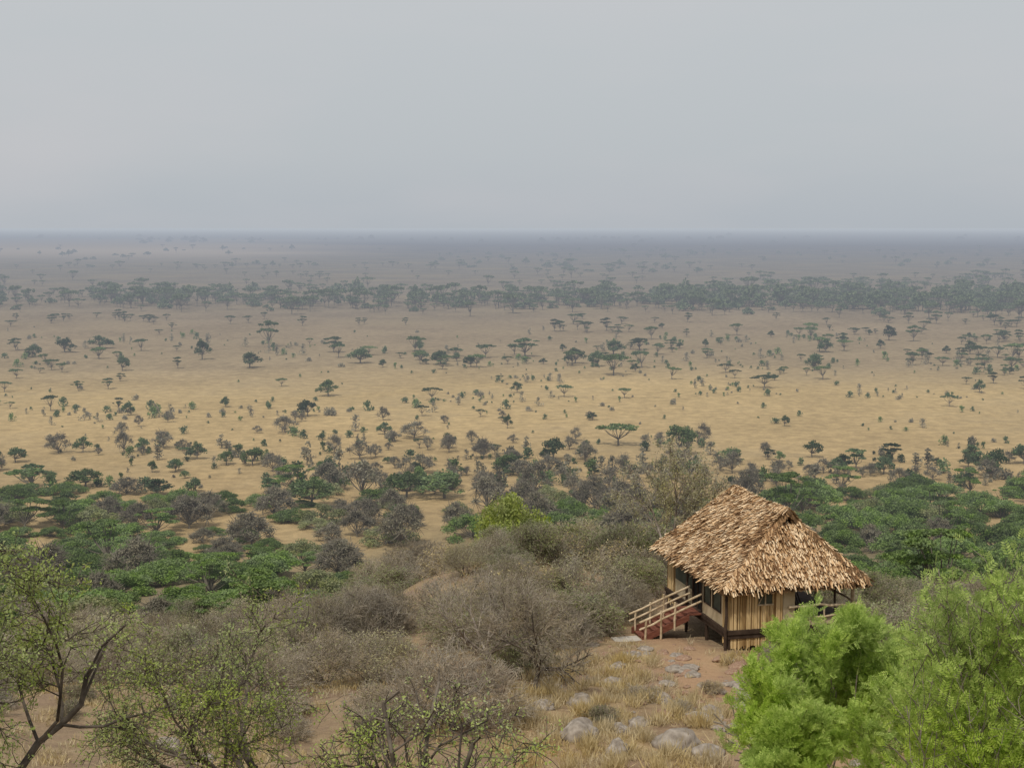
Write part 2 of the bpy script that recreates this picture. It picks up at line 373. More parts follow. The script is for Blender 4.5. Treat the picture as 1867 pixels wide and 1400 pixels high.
# ------------------------------------------------------------------ plain trees
def where(u, v):
    """image pixel -> place on the plain: sightline from the hilltop camera, 50 m up"""
    y = 129600./(v-415.); x = (u-933.)/2593.*(y*.994+5.5)
    return x, y
acacias, shrubs = [], []
D, G, TD, RD, RG, SP = UMB_D, UMB_G, TIER_D, ROUND_D, ROUND_G, SPARSE
Lr = 'round-crowned dark green acacia in dry golden grass'; Lg = 'fresh green acacia on the dry plain'; Ls = 'sparse grey thorn tree with bare twigs on the plain'
def aca(u, v, wpx, var, hs=1., lab='dark flat-topped acacia standing in dry golden grass'):
    x, y = where(u, v); w = wpx*y/2593.; acacias.append((x, y, w/9.5, hs, rnd.choice(var), lab))
for t in [(490,632,42,TD,1.5),(118,642,42,RD,.8,Lr),(182,634,48,RD,.6,Lr),(60,650,32,RD,.9,Lr),(368,655,36,RD,1.3,Lr),(455,670,46,RD,.8,Lr),(608,642,42,TD,.9),
          (657,662,52,RD,.7,Lr),(768,656,34,RD,.7,Lr),(803,664,42,RD,.8,Lr),(885,652,36,D,1),(957,650,60,TD,.75),(1048,662,48,RD,.75,Lr),(1118,646,46,RD,.75,Lr),
          (1118,684,60,G,.9,Lg),(1505,642,32,RD,1,Lr),(598,722,46,RG,.8,Lg),(787,730,38,D,.9),(1028,724,32,D,1),(942,716,26,RD,1,Lr),(92,750,32,D,1.3),
          (411,742,24,RD,1,Lr),(1127,814,74,G,.75,Lg),(1238,832,68,RG,1.1,Lg),(1282,812,38,SP,1.4,Ls),(1335,850,62,RG,.6,Lg),(1395,838,32,SP,1.2,Ls),(1480,838,40,RD,1,Lr),
          (1525,872,40,RD,1,Lr),(1610,872,46,RD,.9,Lr),(1764,858,34,RD,.9,Lr),(925,782,20,RD,1.6,Lr),(1393,707,48,D,.7),(567,942,94,RG,.75,Lg),(700,794,34,RD,.9,Lr),
          (297,820,56,SP,.8,Ls),(106,830,62,SP,.8,Ls),(28,848,44,RD,.8,Lr),(497,868,52,SP,.9,Ls),(818,828,42,SP,1,Ls),(655,842,58,SP,.8,Ls),(876,838,40,SP,1,Ls),
          (320,868,36,RD,.9,Lr),(356,908,38,RD,.9,Lr),(155,898,74,RG,.6,Lg),(58,908,84,G,.75,Lg),(1865,852,52,RD,.9,Lr),(1430,778,20,RD,1.3,Lr),(1730,742,32,D,1),
          (1785,716,26,RD,1.2,Lr),(755,800,70,SP,.6,Ls),(560,760,40,RD,1,Lr),(520,790,60,SP,.7,Ls),(740,920,90,RG,.7,Lg),(810,925,110,RG,.6,Lg),(880,915,70,SP,.9,Ls),
          (975,920,80,SP,1.1,Ls),(1045,915,50,SP,1,Ls),(660,925,100,SP,1,Ls),(600,905,80,SP,.9,Ls),(285,915,70,RD,.6,Lr),(1370,880,40,SP,1,Ls),(1415,895,36,SP,1.1,Ls),
          (1640,895,50,SP,.9,Ls),(1700,885,40,SP,.9,Ls),(1800,880,60,SP,.8,Ls),(1110,900,60,SP,.9,Ls),(1180,880,40,SP,1,Ls),(770,870,60,SP,.8,Ls),(935,850,50,SP,.7,Ls),(1000,870,60,SP,.8,Ls),
          (280,590,20,D,1),(420,590,22,D,1),(1045,590,34,D,.8),(1133,590,24,D,.8),(120,950,60,RG,.6,Lg),(30,690,26,D,1),(8,715,28,D,1)]:
    aca(*t)
LABD = {id(m): l for vs, l in ((D,'dark flat-topped acacia standing in dry golden grass'),(TD,'dark tiered acacia standing in dry golden grass'),(G,Lg),(RD,Lr),(RG,Lg),(SP,Ls)) for m in vs}
def band(n, y0, y1, t0, t1, lst, variants, smin, smax, clus=0, pr=.65):
    cs = [(rnd.uniform(1/y1,1/y0), rnd.uniform(t0,t1), rnd.uniform(.015,.05)) for _ in range(max(clus,1))]
    for _ in range(n):
        if clus and rnd.random() < pr:
            c = rnd.choice(cs); iy = c[0]+rnd.gauss(0,(1/y0-1/y1)*.08); t = c[1]+rnd.gauss(0,c[2])
        else: iy = rnd.uniform(1/y1,1/y0); t = rnd.uniform(t0,t1)
        iy = min(max(iy,1/(y1*1.03)),1/(y0*.97)); y = 1/iy; x = t*y
        m = rnd.choice(variants); s = smin+(smax-smin)*rnd.random()**1.8
        lst.append((x,y,s,rnd.uniform(.75,1.25),m,LABD.get(id(m),'small thorny shrub in dry golden grass')))
T = .39
band(60, 262, 305, -T, T, acacias, SP*2+RD+TD+RG*2, .25,.65, 9, .5)
band(46, 264, 300, -.1, T, acacias, SP*2+RD+RG, .25,.5, 9, .5)
band(44, 305, 380, -.30, .12, acacias, SP*3+RD+D, .28,.55, 6)
band(12, 385, 470, -T, T, acacias, D+TD+G, .35,.65)
band(84, 480, 700, -T, T, acacias, D*2+TD+G*3+RD, .35,.85, 10)
band(84, 500, 680, .03, T, acacias, D*2+G*2+TD+RD, .35,.85, 9)
band(50, 680, 800, -T, T, acacias, D+TD, .45,.8, 6)
band(230, 262, 312, -T, T, shrubs, SHRUB, .5,2.2, 20)
band(170, 305, 400, -.33, .1, shrubs, SHRUB, .4,1.8, 9)
band(44, 310, 400, .05, T, shrubs, SHRUB, .4,1.5, 4)
band(70, 395, 520, -T, T, shrubs, SHRUB, .4,1.5, 7)
band(140, 410, 520, -.02, T, shrubs, SHRUB, .4,1.5, 9, .8)
band(300, 500, 700, -T, T, shrubs, SHRUB, .5,2.0, 18, .75)
def place(lst, name, cat, group, limit):
    lst.sort(key=lambda e: e[1]/(1 if name!='acacia_tree' else max(e[2],.3)))
    for x,y,s,hs,m,lab in lst[:limit]:
        o = add(name, m, (x,y,H(x,y)), rnd.uniform(0,6.28), (s,s,s*hs)); top(o, lab, cat, group)
    return lst[limit:]
restA = place(acacias, 'acacia_tree', 'tree', 'acacia trees scattered over the plain', 295)
restS = place(shrubs, 'savanna_shrub', 'shrub', 'small shrubs scattered over the plain', 295)
def bake(items):
    out = {}; cache = {}
    for x,y,s,hs,m,_ in items:
        if m.name not in cache:
            V = np.empty(len(m.vertices)*3, np.float32); m.vertices.foreach_get('co', V)
            F = np.empty(len(m.loops), np.int32); m.loops.foreach_get('vertex_index', F)
            I = np.empty(len(m.polygons), np.int32); m.polygons.foreach_get('material_index', I)
            cache[m.name] = (V.reshape(-1,3), F.reshape(-1,4), I, list(m.materials))
        V,F,I,mats = cache[m.name]; a = rnd.uniform(0,6.28); c, sn = math.cos(a), math.sin(a)
        W = V*np.array([s,s,s*hs]); W = np.stack([W[:,0]*c-W[:,1]*sn+x, W[:,0]*sn+W[:,1]*c+y, W[:,2]+H(x,y)],1)
        for mi, mt in enumerate(mats):
            f = F[I==mi]
            if len(f): out.setdefault(mt.name, []).append((W, f, mt))
    return [p for l in out.values() for p in l]
far = []
FAR_U = [tree_mesh(300+i, 'far_tree', 'umbrella', M_far, 130, .65) for i in range(3)]
FAR_R = [tree_mesh(310+i, 'far_tree', 'low', M_far, 190, .75) for i in range(2)]+[tree_mesh(315, 'far_tree', 'round', M_far, 190, .75)]
band(150, 1120, 1650, .06, T, far, FAR_U, .6,1.3, 8, .8)
band(100, 1120, 1800, -T, .1, far, FAR_U, .6,1.2, 7, .8)
band(180, 1600, 3200, .0, T, far, FAR_U+FAR_R, .7,1.6, 14, .85)
band(60, 1800, 3600, -T, .1, far, FAR_U+FAR_R, .9,1.6, 8, .85)
band(80, 4500, 9000, -T, T, far, FAR_R[:2], 2.0,4., 9)
o = add('distant_trees', fast_mesh('distant_trees', bake(restA+far))); top(o, 'far-off scattered acacias fading into haze', 'trees', kind='stuff')
if restS:
    o = add('distant_shrubs', fast_mesh('distant_shrubs', bake(restS))); top(o, 'far-off small dark shrubs dotted over dry grass', 'shrubs', kind='stuff')
belt = []
for _ in range(1100):
    t = rnd.uniform(-T,T); iy = rnd.gauss(1/940,1/940*.065); y = min(max(1/iy,810),1120)
    dens = .85+.2*math.sin(t*23+1)+.2*math.sin(t*61)
    if t < -.3: dens -= .2
    if rnd.random() > dens: continue
    belt.append((t*y, y+20*math.sin(t*17)-90*t, .5+rnd.random()**1.5*.9, rnd.uniform(.85,1.4), rnd.choice(FAR_U*4+FAR_R), ''))
for _ in range(130):
    t = rnd.uniform(.1,T); y = rnd.uniform(860,1080); belt.append((t*y, y, rnd.uniform(1.0,1.6), rnd.uniform(.9,1.3), rnd.choice(FAR_U+FAR_R), ''))
o = add('riverine_woodland', fast_mesh('riverine_woodland', bake(belt))); top(o, 'long hazy belt of acacia woodland crossing the plain', 'woodland', kind='stuff')

# ------------------------------------------------------------------ hillside vegetation
def near_cabin(x, y, pad=0):
    lx = (x-8.9)*.972+(y-58.7)*.235; ly = -(x-8.9)*.235+(y-58.7)*.972
    if -1.0-pad < lx < 7.6+pad and -1.0-pad < ly < 9.4+pad: return True
    if -4.2-pad*.6 < lx < 0 and 1.6-pad*.5 < ly < 6.0+pad*.5: return True
    return False
def clear_zone(x, y):
    if near_cabin(x, y, .9): return True
    if y < 61 and x > 1.2+(y-40)*.07+.8*math.sin(y*.5) and x < 13: return True
    if y < 46 and x < -9: return True
    if (x-.2)**2+(y-49)**2 < 10: return True
    return False
hb = []; tries = 0
while len(hb) < 265 and tries < 30000:
    tries += 1
    y = 44+86*rnd.random()**1.15; x = rnd.uniform(-.40,.40)*y
    if clear_zone(x, y): continue
    if y < 54 and rnd.random() < .4: continue
    md = 1.5 if y < 80 else 2.1
    if any((x-a)**2+(y-b)**2 < md*md for a,b in hb): continue
    if x > 10 and y < 56: continue
    hb.append((x,y))
def put_bush(x, y, m, s, lab, hs=None):
    o = add('thorn_bush', m, (x,y,H(x,y)-.05), rnd.uniform(0,6.28), (s*rnd.uniform(.95,1.25), s*rnd.uniform(.95,1.25), s*(hs or rnd.uniform(.75,1.05))))
    top(o, lab, 'bush', 'thorn bushes covering the hillside')
for x,y in hb:
    rr = rnd.random()
    olive = rr < (.85 if x > 12 else (.35 if y < 75 else .55)); yel = rr > .88
    low = y < 54 and rnd.random() < .5
    m = rnd.choice(BUSH_LOW if low else ((BUSH_OLIVE if x < 12 else BUSH_OLIVE[:2]*2+BUSH_OLIVE) if olive else (BUSH_YEL if yel else BUSH_GREY))); s = .65+.6*rnd.random()
    if x < -9 and y < 62: s*= .8
    put_bush(x, y, m, s, 'low dry thorn bush on the straw-coloured slope' if low else ('olive-leaved thorn bush in the hillside thicket' if olive else ('thin bush with pale yellow dry leaves' if yel else 'leafless grey-brown thorn bush in the hillside thicket')))
for x,y,m,s,lab in [(11.3,58.0,BUSH_GREY[1],.42,'small grey bush growing against the reed wall'),(12.9,57.4,BUSH_OLIVE[0],.4,'small olive bush growing below the veranda'),(14.4,57.8,BUSH_OLIVE[2],.45,'small olive bush growing below the veranda'),
                    (10.9,56.9,BUSH_LOW[0],.8,'low dry bush beside the cabin'),(7.4,51.5,BUSH_LOW[1],.6,'low yellowish bush on the slope'),(4.6,49.5,BUSH_LOW[0],.7,'low dry bush on the slope'),
                    (10.3,53.2,BUSH_GREY[2],.5,'small grey bush beside the path'),(11.4,51.5,BUSH_GREY[0],.55,'small grey bush beside the path'),(12.0,54.5,BUSH_GREY[3],.55,'small grey bush beside the path'),(3.0,45.5,BUSH_LOW[2],.6,'low dry bush on the slope'),(5.8,47.2,BUSH_LOW[1],.5,'low yellowish bush on the slope'),
                    (5.4,68.3,BUSH_GREY[0],.8,'leafless grey-brown thorn bush beside the cabin'),(4.2,65.6,BUSH_GREY[3],.8,'leafless grey-brown thorn bush beside the cabin'),(6.3,71.2,BUSH_OLIVE[0],.9,'olive-leaved thorn bush beside the cabin'),
                    (2.9,63.0,BUSH_GREY[1],.75,'leafless grey-brown thorn bush beside the cabin'),(5.9,66.4,BUSH_GREY[2],.55,'leafless grey-brown thorn bush beside the cabin'),(2.2,59.6,BUSH_GREY[2],.7,'leafless grey-brown thorn bush beside the cabin')]:
    put_bush(x,y,m,s,lab)
gb = []; tries = 0
while len(gb) < 294 and tries < 40000:
    tries += 1
    y = 120+143*rnd.random()**.9; t = rnd.uniform(-.41,.41); x = t*y
    if -.12 < t < .17 and y < 205: continue
    if t < .17 and y > 230+10*math.sin(t*40) and rnd.random() < .8: continue
    if any((x-a)**2+(y-b)**2 < 4.5**2 for a,b in gb): continue
    gb.append((x,y))
for x,y in gb:
    t = x/y
    cl = math.sin(x*.09+1)*math.sin(y*.07)
    if t < -.15: green = .62+.45*cl if y > 140 else .45
    elif t > .17: green = .92
    else: green = .28
    if rnd.random() < green: m = rnd.choice(LOW_G*4+TIER_G); lab = 'dense fresh green acacia thicket at the foot of the slope'
    else: m = rnd.choice(LOW_O*2+SPARSE_B*2); lab = 'dull olive and grey thorn thicket on the lower slope'
    s = rnd.uniform(.5,1.0); hs = rnd.uniform(.7,1.05)*(.9 if t < -.1 else 1.15)
    o = add('green_bush', m, (x,y,H(x,y)-.3), rnd.uniform(0,6.28), (s,s,s*hs)); top(o, lab, 'bush', 'leafy bushes along the foot of the hill')
LIME = tree_mesh(190, 'lime_green_bush', 'low', M_green_lime, 7500, .12)
o = add('lime_green_bush', LIME, (-.2, 93, H(0,94)+.3), 1., (.85,.6,1.0)); top(o, 'bright lime-green bush among bare grey thorn bushes', 'bush')

# ------------------------------------------------------------------ detailed trees (trunk + crown)
def detailed_tree(name, label, loc, seed, S, trunkL, trunkR, lean, leaf, leafmode, nleaf, lsize, bark=M_bark_grey, twigm=None, group=None, split=2):
    R = random.Random(seed); RR = np.random.default_rng(seed); segs, tips = [], []
    grow(R, (0,0,-.4), nrm((lean[0],lean[1],1)), trunkL+.4, trunkR, 0, S, segs, tips)
    e = bpy.data.objects.new(name, None); COL.objects.link(e); e.location = (loc[0], loc[1], H(*loc)); e.empty_display_size=.3
    top(e, label, 'tree', group)
    tr = [s for s in segs if s[8] < split]; cr = [s for s in segs if s[8] >= split]
    add('trunk', fast_mesh('trunk', [(*tubes(tr, 8), bark)]), parent=e)
    parts = seg_parts(cr, bark, .012, twigm or bark)
    T_ = np.array(tips); n = nleaf; idx = RR.integers(0, len(T_), n); P = T_[idx,:3]; Dr = T_[idx,3:]
    if leafmode == 'feather':
        d = unit(Dr*.5+RR.normal(0,.6,(n,3))+np.array([0,0,.35])); side = unit(np.cross(d, RR.normal(size=(n,3)))); nn = np.cross(d, side)
        P = P+RR.normal(0,.04,(n,3)); ln = lsize*RR.uniform(.7,1.3,(n,1))
        for j, f in enumerate((.15,.35,.55,.75,.95)):
            for sg in (-1,1):
                pin = unit(d*.55+side*sg*.85+nn*.15); pl = ln*.42*(1-.45*abs(f-.45))
                c = P+d*ln*f+pin*pl*.5
                parts.append((*rhombs(c, pin*pl*.55, np.cross(pin, nn)*pl*.2), leaf))
    else:
        C = P+RR.normal(0,.03 if leafmode=='tight' else .07,(n,3)); parts.append((*rand_leaves(C, lsize, .3, .5, RR), leaf))
    add('crown', fast_mesh('crown', parts), parent=e)
    return e
SG = dict(n=[4,5,4,4,3], L=[0,2.0,1.3,.9,.5], ang=[.9,.7,.65,.6], kids=[3,2,2,2], wig=[.08,.14,.16,.2,.2], up=[0,.04,.06,.1,.12], st=[.5,.4,.5,.5], rr=[.6,.55,.55,.55], rmin=.006, tap=.55, env=(1.9,1.9,4.25), tl=1)
detailed_tree('feathery_acacia_tree','fresh bright green feathery acacia on the slope',(5.9,24.5),401,SG,3.75,.12,(0,0),M_green_near,'feather',13000,.15,M_bark_grey,M_green_small)
SG2 = dict(SG, env=(1.5,2.7,4.7), up=[0,.09,.1,.12,.14], ang=[.65,.5,.6,.5], kids=[3,1.8,1.7,2])
detailed_tree('feathery_acacia_tree','bright green feathery acacia with tall open sprays',(5.85,15.2),402,SG2,3.7,.10,(.0,0),M_green_near,'feather',6000,.13,M_bark_grey,M_bark_grey)
detailed_tree('feathery_acacia_tree','low fresh green feathery acacia on the slope',(5.05,20.5),403,dict(SG, env=(1.5,1.6,3.1)),2.7,.09,(0,0),M_green_near,'feather',9000,.135,M_bark_grey,M_green_small)
detailed_tree('feathery_acacia_tree','low fresh green feathery acacia on the slope',(7.1,21),404,dict(SG, env=(2.0,1.9,3.8)),3.2,.09,(0,0),M_green_near,'feather',12000,.135,M_bark_grey,M_green_small)
ST = dict(n=[5,6,5,5,3], L=[0,2.7,1.6,1.0,.42], ang=[1.0,.8,.85,.9], kids=[2.5,1.6,2,2.8], wig=[.12,.24,.28,.32,.35], up=[0,.02,.02,.0,.0], st=[.6,.33,.4,.2], rr=[.65,.55,.5,.5], rmin=.0062, tap=.55, tl=1)
detailed_tree('thorn_tree','twisted dark thorn tree with sparse tiny green leaves',(-5.3,14.5),411,dict(ST, env=(2.0,2.2,5.4)),4.6,.13,(-.02,0),M_green_small,'tight',19000,.022,M_bark_dark)
detailed_tree('thorn_tree','spreading thorn tree with arching branches and yellowish leaves',(-4.2,20.5),412,dict(ST, env=(2.2,2.5,4.9), up=[0,.07,.04,.0,0], ang=[.8,.75,.8,.9]),3.8,.14,(0,0),M_green_small,'tight',15000,.024,M_bark_dark)
detailed_tree('thorn_tree','low thorny tree with scattered green leaf tufts',(-.6,14.5),413,dict(ST, env=(2.0,1.5,3.7)),3.5,.09,(0,0),M_green_small,'tight',9000,.021,M_bark_dark)
SB = dict(n=[3,5,4,4,2], L=[0,2.8,1.6,.95,.5], ang=[1.0,.55,.6,.7], kids=[6,2,2,3], wig=[.1,.16,.2,.22,.25], up=[0,.02,-.01,.02,.0], st=[.9,.4,.4,.25], rr=[.6,.55,.55,.5], rmin=.0085, tap=.55, tl=1)
detailed_tree('bare_thorn_tree','bare grey umbrella-shaped thorn tree on the dry slope',(-.7,51.5),421,dict(SB, env=(3.7,1.9,2.3)),1.4,.17,(0,0),M_dryleaf,'loose',3500,.035,M_bark_grey,M_twig)
detailed_tree('bare_thorn_tree','small bare dark thorn tree on the dry slope',(.8,50),422,dict(SB, env=(2.2,1.6,1.9)),.9,.13,(.1,0),M_dryleaf,'loose',1200,.03,M_bark_dark,M_twig)
SC = dict(n=[4,5,4,4,3], L=[0,3.6,2.1,1.3,.6], ang=[.65,.5,.6,.7], kids=[3,2,2,2.7], wig=[.07,.12,.17,.22,.25], up=[0,.05,.03,.02,.0], st=[.75,.4,.4,.33], rr=[.65,.55,.55,.5], rmin=.013, tap=.55, env=(3.2,4.2,4.0), tl=1)
detailed_tree('slender_tree','tall thin-leaved grey tree growing against the thatched cabin',(7.9,69.8),431,SC,2.4,.17,(-.02,0),M_greyol,'loose',11000,.055,M_bark_grey,M_twig_pale)

# ------------------------------------------------------------------ grass
def grass(n, region, hmin=.15, hmax=.55):
    R = NR; P = []
    while len(P) < n:
        x, y = region()
        if near_cabin(x, y, -.5): continue
        P.append((x,y))
    P = np.array(P); Zs = height(P[:,0], P[:,1]); base = np.column_stack([P, Zs])
    k = 10; B = np.repeat(base, k, 0); m = len(B); B[:,:2] += R.normal(0,.09,(m,2))
    d = unit(R.normal(0,.42,(m,3))+np.array([0,0,1])); hgt = np.repeat(R.uniform(hmin,hmax,n),k)[:,None]*R.uniform(.6,1.1,(m,1))
    side = unit(np.cross(d, R.normal(size=(m,3)))); w = .012*R.uniform(.7,1.6,(m,1))
    return rhombs(B+d*hgt*.45, d*hgt*.55, side*w)
def reg1():
    while True:
        y = rnd.uniform(38,62); x = rnd.uniform(-.38,.36)*y
        px = x-(9.3-.17*(y-44))+.5*math.sin(y*.5)
        if abs(px) < 1.2 and rnd.random() < .9: continue
        if math.sin(x*1.7+y)*math.sin(y*1.3-x*.6)+.4*math.sin(x*.6+y*.45) < -.02: continue
        if x < 0 and rnd.random() < .45: continue
        return x, y
def reg3():
    while True:
        y = rnd.uniform(38,57); x = rnd.uniform(.0,11)
        if math.sin(x*2.9+y*.7)*math.sin(y*2.3-x*1.6) < .5: continue
        if abs(x-(9.3-.17*(y-44))+.5*math.sin(y*.5)) < 1.2: continue
        return x, y
def reg2():
    y = rnd.uniform(60,110); return rnd.uniform(-.38,.36)*y, y
o = add('dry_grass', fast_mesh('dry_grass', [(*grass(6200, reg1, .1, .42), M_straw), (*grass(1200, reg3, .3, .75), M_straw), (*grass(2500, reg2), M_straw)])); top(o, 'tufts of dry straw-coloured grass over the slope', 'grass', kind='stuff')

# ------------------------------------------------------------------ boulders
def rock_mesh(seed, mat):
    bm = bmesh.new(); bmesh.ops.create_icosphere(bm, subdivisions=4, radius=1)
    off = Vector((seed*3.1, seed*1.7, 0))
    for v in bm.verts:
        n = mnoise.noise(v.co*1.1+off)*.35+mnoise.noise(v.co*2.7+off)*.14+mnoise.noise(v.co*7+off)*.04
        v.co *= 1+n; v.co.z *= .62
    me = bpy.data.meshes.new('boulder'); bm.to_mesh(me); bm.free(); me.materials.append(mat)
    for p in me.polygons: p.use_smooth = True
    return me
RK = [rock_mesh(i, M_rock) for i in range(4)]; RKR = [rock_mesh(9+i, M_rock_red) for i in range(3)]
for x,y,s in [(5.1,42.6,.75),(2.15,42.9,.6),(3.4,43.8,.38),(2.4,48.2,.5),(5.9,41.2,.5),(1.1,46.3,.4),(7.2,44.3,.42),(6.2,46,.4),(4.2,45.2,.36),(7.9,42.4,.42),(3.2,41.4,.45),(5.4,50.5,.38),(3.9,53,.4),(7.0,48.3,.35),(8.6,50.2,.4),(6.4,54.6,.35),(8.9,56.2,.3),(5.0,56.8,.32),(-11,43.5,.5),(-12.2,44.5,.4),(-9.5,42.5,.35),(-6.2,104,1.7),(-4.4,106,1.3),(-7.6,105.5,1.2)]:
    o = add('boulder', rnd.choice(RK), (x,y,H(x,y)+s*.12), rnd.uniform(0,6), (s,s*rnd.uniform(.8,1.1),s*rnd.uniform(.8,1.15)))
    top(o, 'dark weathered boulder among bare bushes' if y>100 else 'rounded grey-brown boulder half buried in dry grass', 'rock', 'boulders on the slope')
for _ in range(220):
    y = rnd.uniform(41,61); x = 9.3-.17*(y-44)+rnd.gauss(-.6,2.2)
    if near_cabin(x,y,0): continue
    s = .06+.28*rnd.random()**2
    o = add('path_stone', rnd.choice(RKR+RK[:2]), (x,y,H(x,y)+s*.1), rnd.uniform(0,6), (s*1.3,s,s*.8)); top(o, 'small reddish stone lying on the earth path', 'stone', 'stones along the earth path')

# ------------------------------------------------------------------ cabin
M_thatch = noise_mat('palm_thatch', [(.20,.108,.052),(.45,.27,.135),(.64,.43,.235),(.80,.62,.41)], .9, island=.6, bump=0, detail=4)
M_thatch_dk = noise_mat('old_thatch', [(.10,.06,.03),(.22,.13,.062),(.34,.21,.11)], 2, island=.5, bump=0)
M_reed = noise_mat('reed_pole', [(.24,.145,.06),(.52,.36,.17),(.70,.52,.28)], 1.5, island=.8, bump=0, stretch=(1,1,.3))
M_canvas = noise_mat('cream_canvas', [(.42,.335,.20),(.60,.49,.33)], 1.6, bump=.05)
M_canvas_dk = noise_mat('green_canvas', [(.055,.06,.042),(.10,.105,.075)], 2, bump=.05)
M_log = noise_mat('pale_log', [(.32,.235,.14),(.52,.41,.27),(.64,.52,.37)], 4, bump=.3)
M_stair = noise_mat('red_timber', [(.10,.035,.022),(.17,.062,.04),(.22,.09,.06)], 4, bump=.2, stretch=(1,1,3))
M_timber = noise_mat('dark_timber', [(.035,.022,.015),(.075,.05,.035)], 4, bump=.2)
M_dark_in = noise_mat('dark_inside_shade', [(.012,.012,.01),(.02,.02,.017)], 3, bump=0)  # near-black colour stands in for the shade inside gablet and doorway
M_conc = noise_mat('pale_concrete', [(.38,.34,.29),(.52,.48,.42)], 3, bump=.3)

cab = bpy.data.objects.new('thatched_cabin', None); COL.objects.link(cab)
CX, CY, CZ = 8.9, 58.7, 31.9; cab.location = (CX,CY,CZ); cab.rotation_euler = (0,0,math.radians(13.6))
top(cab, 'raised reed-walled safari cabin with shaggy palm-thatch roof', 'cabin')
class MB:
    def __init__(s): s.V=[]; s.F=[]; s.M=[]; s.mats=[]
    def mi(s, m):
        if m not in s.mats: s.mats.append(m)
        return s.mats.index(m)
    def face(s, pts, m):
        b=len(s.V); s.V+= [tuple(p) for p in pts]; s.F.append(tuple(range(b,b+len(pts)))); s.M.append(s.mi(m))
    def box(s,x0,y0,z0,x1,y1,z1,m):
        b=len(s.V); s.V+=[(x0,y0,z0),(x1,y0,z0),(x1,y1,z0),(x0,y1,z0),(x0,y0,z1),(x1,y0,z1),(x1,y1,z1),(x0,y1,z1)]
        for f in ((0,3,2,1),(4,5,6,7),(0,1,5,4),(1,2,6,5),(2,3,7,6),(3,0,4,7)): s.F.append(tuple(b+i for i in f)); s.M.append(s.mi(m))
    def pole(s,p,q,r,m,r2=None,sides=8):
        p=Vector(p); q=Vector(q); d=(q-p).normalized(); ref=Vector((1,0,0)) if abs(d.z)>.9 else Vector((0,0,1))
        u=d.cross(ref).normalized(); v=d.cross(u); b=len(s.V); r2=r2 or r
        for c,rr in ((p,r),(q,r2)):
            for k in range(sides):
                a=2*math.pi*k/sides; s.V.append(tuple(c+u*(rr*math.cos(a))+v*(rr*math.sin(a))))
        for k in range(sides): s.F.append((b+k,b+(k+1)%sides,b+sides+(k+1)%sides,b+sides+k)); s.M.append(s.mi(m))
        s.F.append(tuple(b+k for k in range(sides))[::-1]); s.M.append(s.mi(m)); s.F.append(tuple(b+sides+k for k in range(sides))); s.M.append(s.mi(m))
    def crooked(s,p,q,r,m,n=5,j=.04):
        p=Vector(p); q=Vector(q); pts=[p.lerp(q,i/n)+Vector((rnd.gauss(0,j),rnd.gauss(0,j),rnd.gauss(0,j)))*(0 if i in (0,n) else 1) for i in range(n+1)]
        for a,b in zip(pts,pts[1:]): s.pole(a,b,r*rnd.uniform(.9,1.1),m)
    def obj(s,name,parent=None,label=None):
        me=bpy.data.meshes.new(name); me.from_pydata(s.V,[],s.F)
        for m in s.mats: me.materials.append(m)
        me.polygons.foreach_set('material_index', s.M); me.update()
        o=add(name,me,parent=parent)
        if label: o['label']=label
        return o
EZ=2.93
A=Vector((0.0,-.05,EZ)); B=Vector((6.75,-.05,EZ)); C=Vector((6.75,8.7,EZ)); Dd=Vector((0.0,8.7,EZ))
R1=Vector((3.4,1.45,5.85)); R2=Vector((3.4,7.1,5.95)); RF=Vector((3.4,1.05,6.0)); RM=Vector((3.4,4.2,5.8))
P1=A.lerp(R1,.84); P2=B.lerp(R1,.84)
mb=MB()
faces={'left':[A,P1,RF,RM,R2,Dd],'right':[B,C,R2,RM,RF,P2],'front':[A,B,P2,P1],'back':[C,Dd,R2]}
for k,pts in faces.items():
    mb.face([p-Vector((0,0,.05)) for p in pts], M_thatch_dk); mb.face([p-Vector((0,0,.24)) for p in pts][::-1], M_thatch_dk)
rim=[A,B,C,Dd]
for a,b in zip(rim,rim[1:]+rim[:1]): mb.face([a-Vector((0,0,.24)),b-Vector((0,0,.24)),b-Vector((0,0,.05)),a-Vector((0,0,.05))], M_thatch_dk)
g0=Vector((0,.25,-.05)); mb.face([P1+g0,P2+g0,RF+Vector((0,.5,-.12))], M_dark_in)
roof=mb.obj('roof',cab,'shaggy golden palm-thatch hipped roof with small gablet')
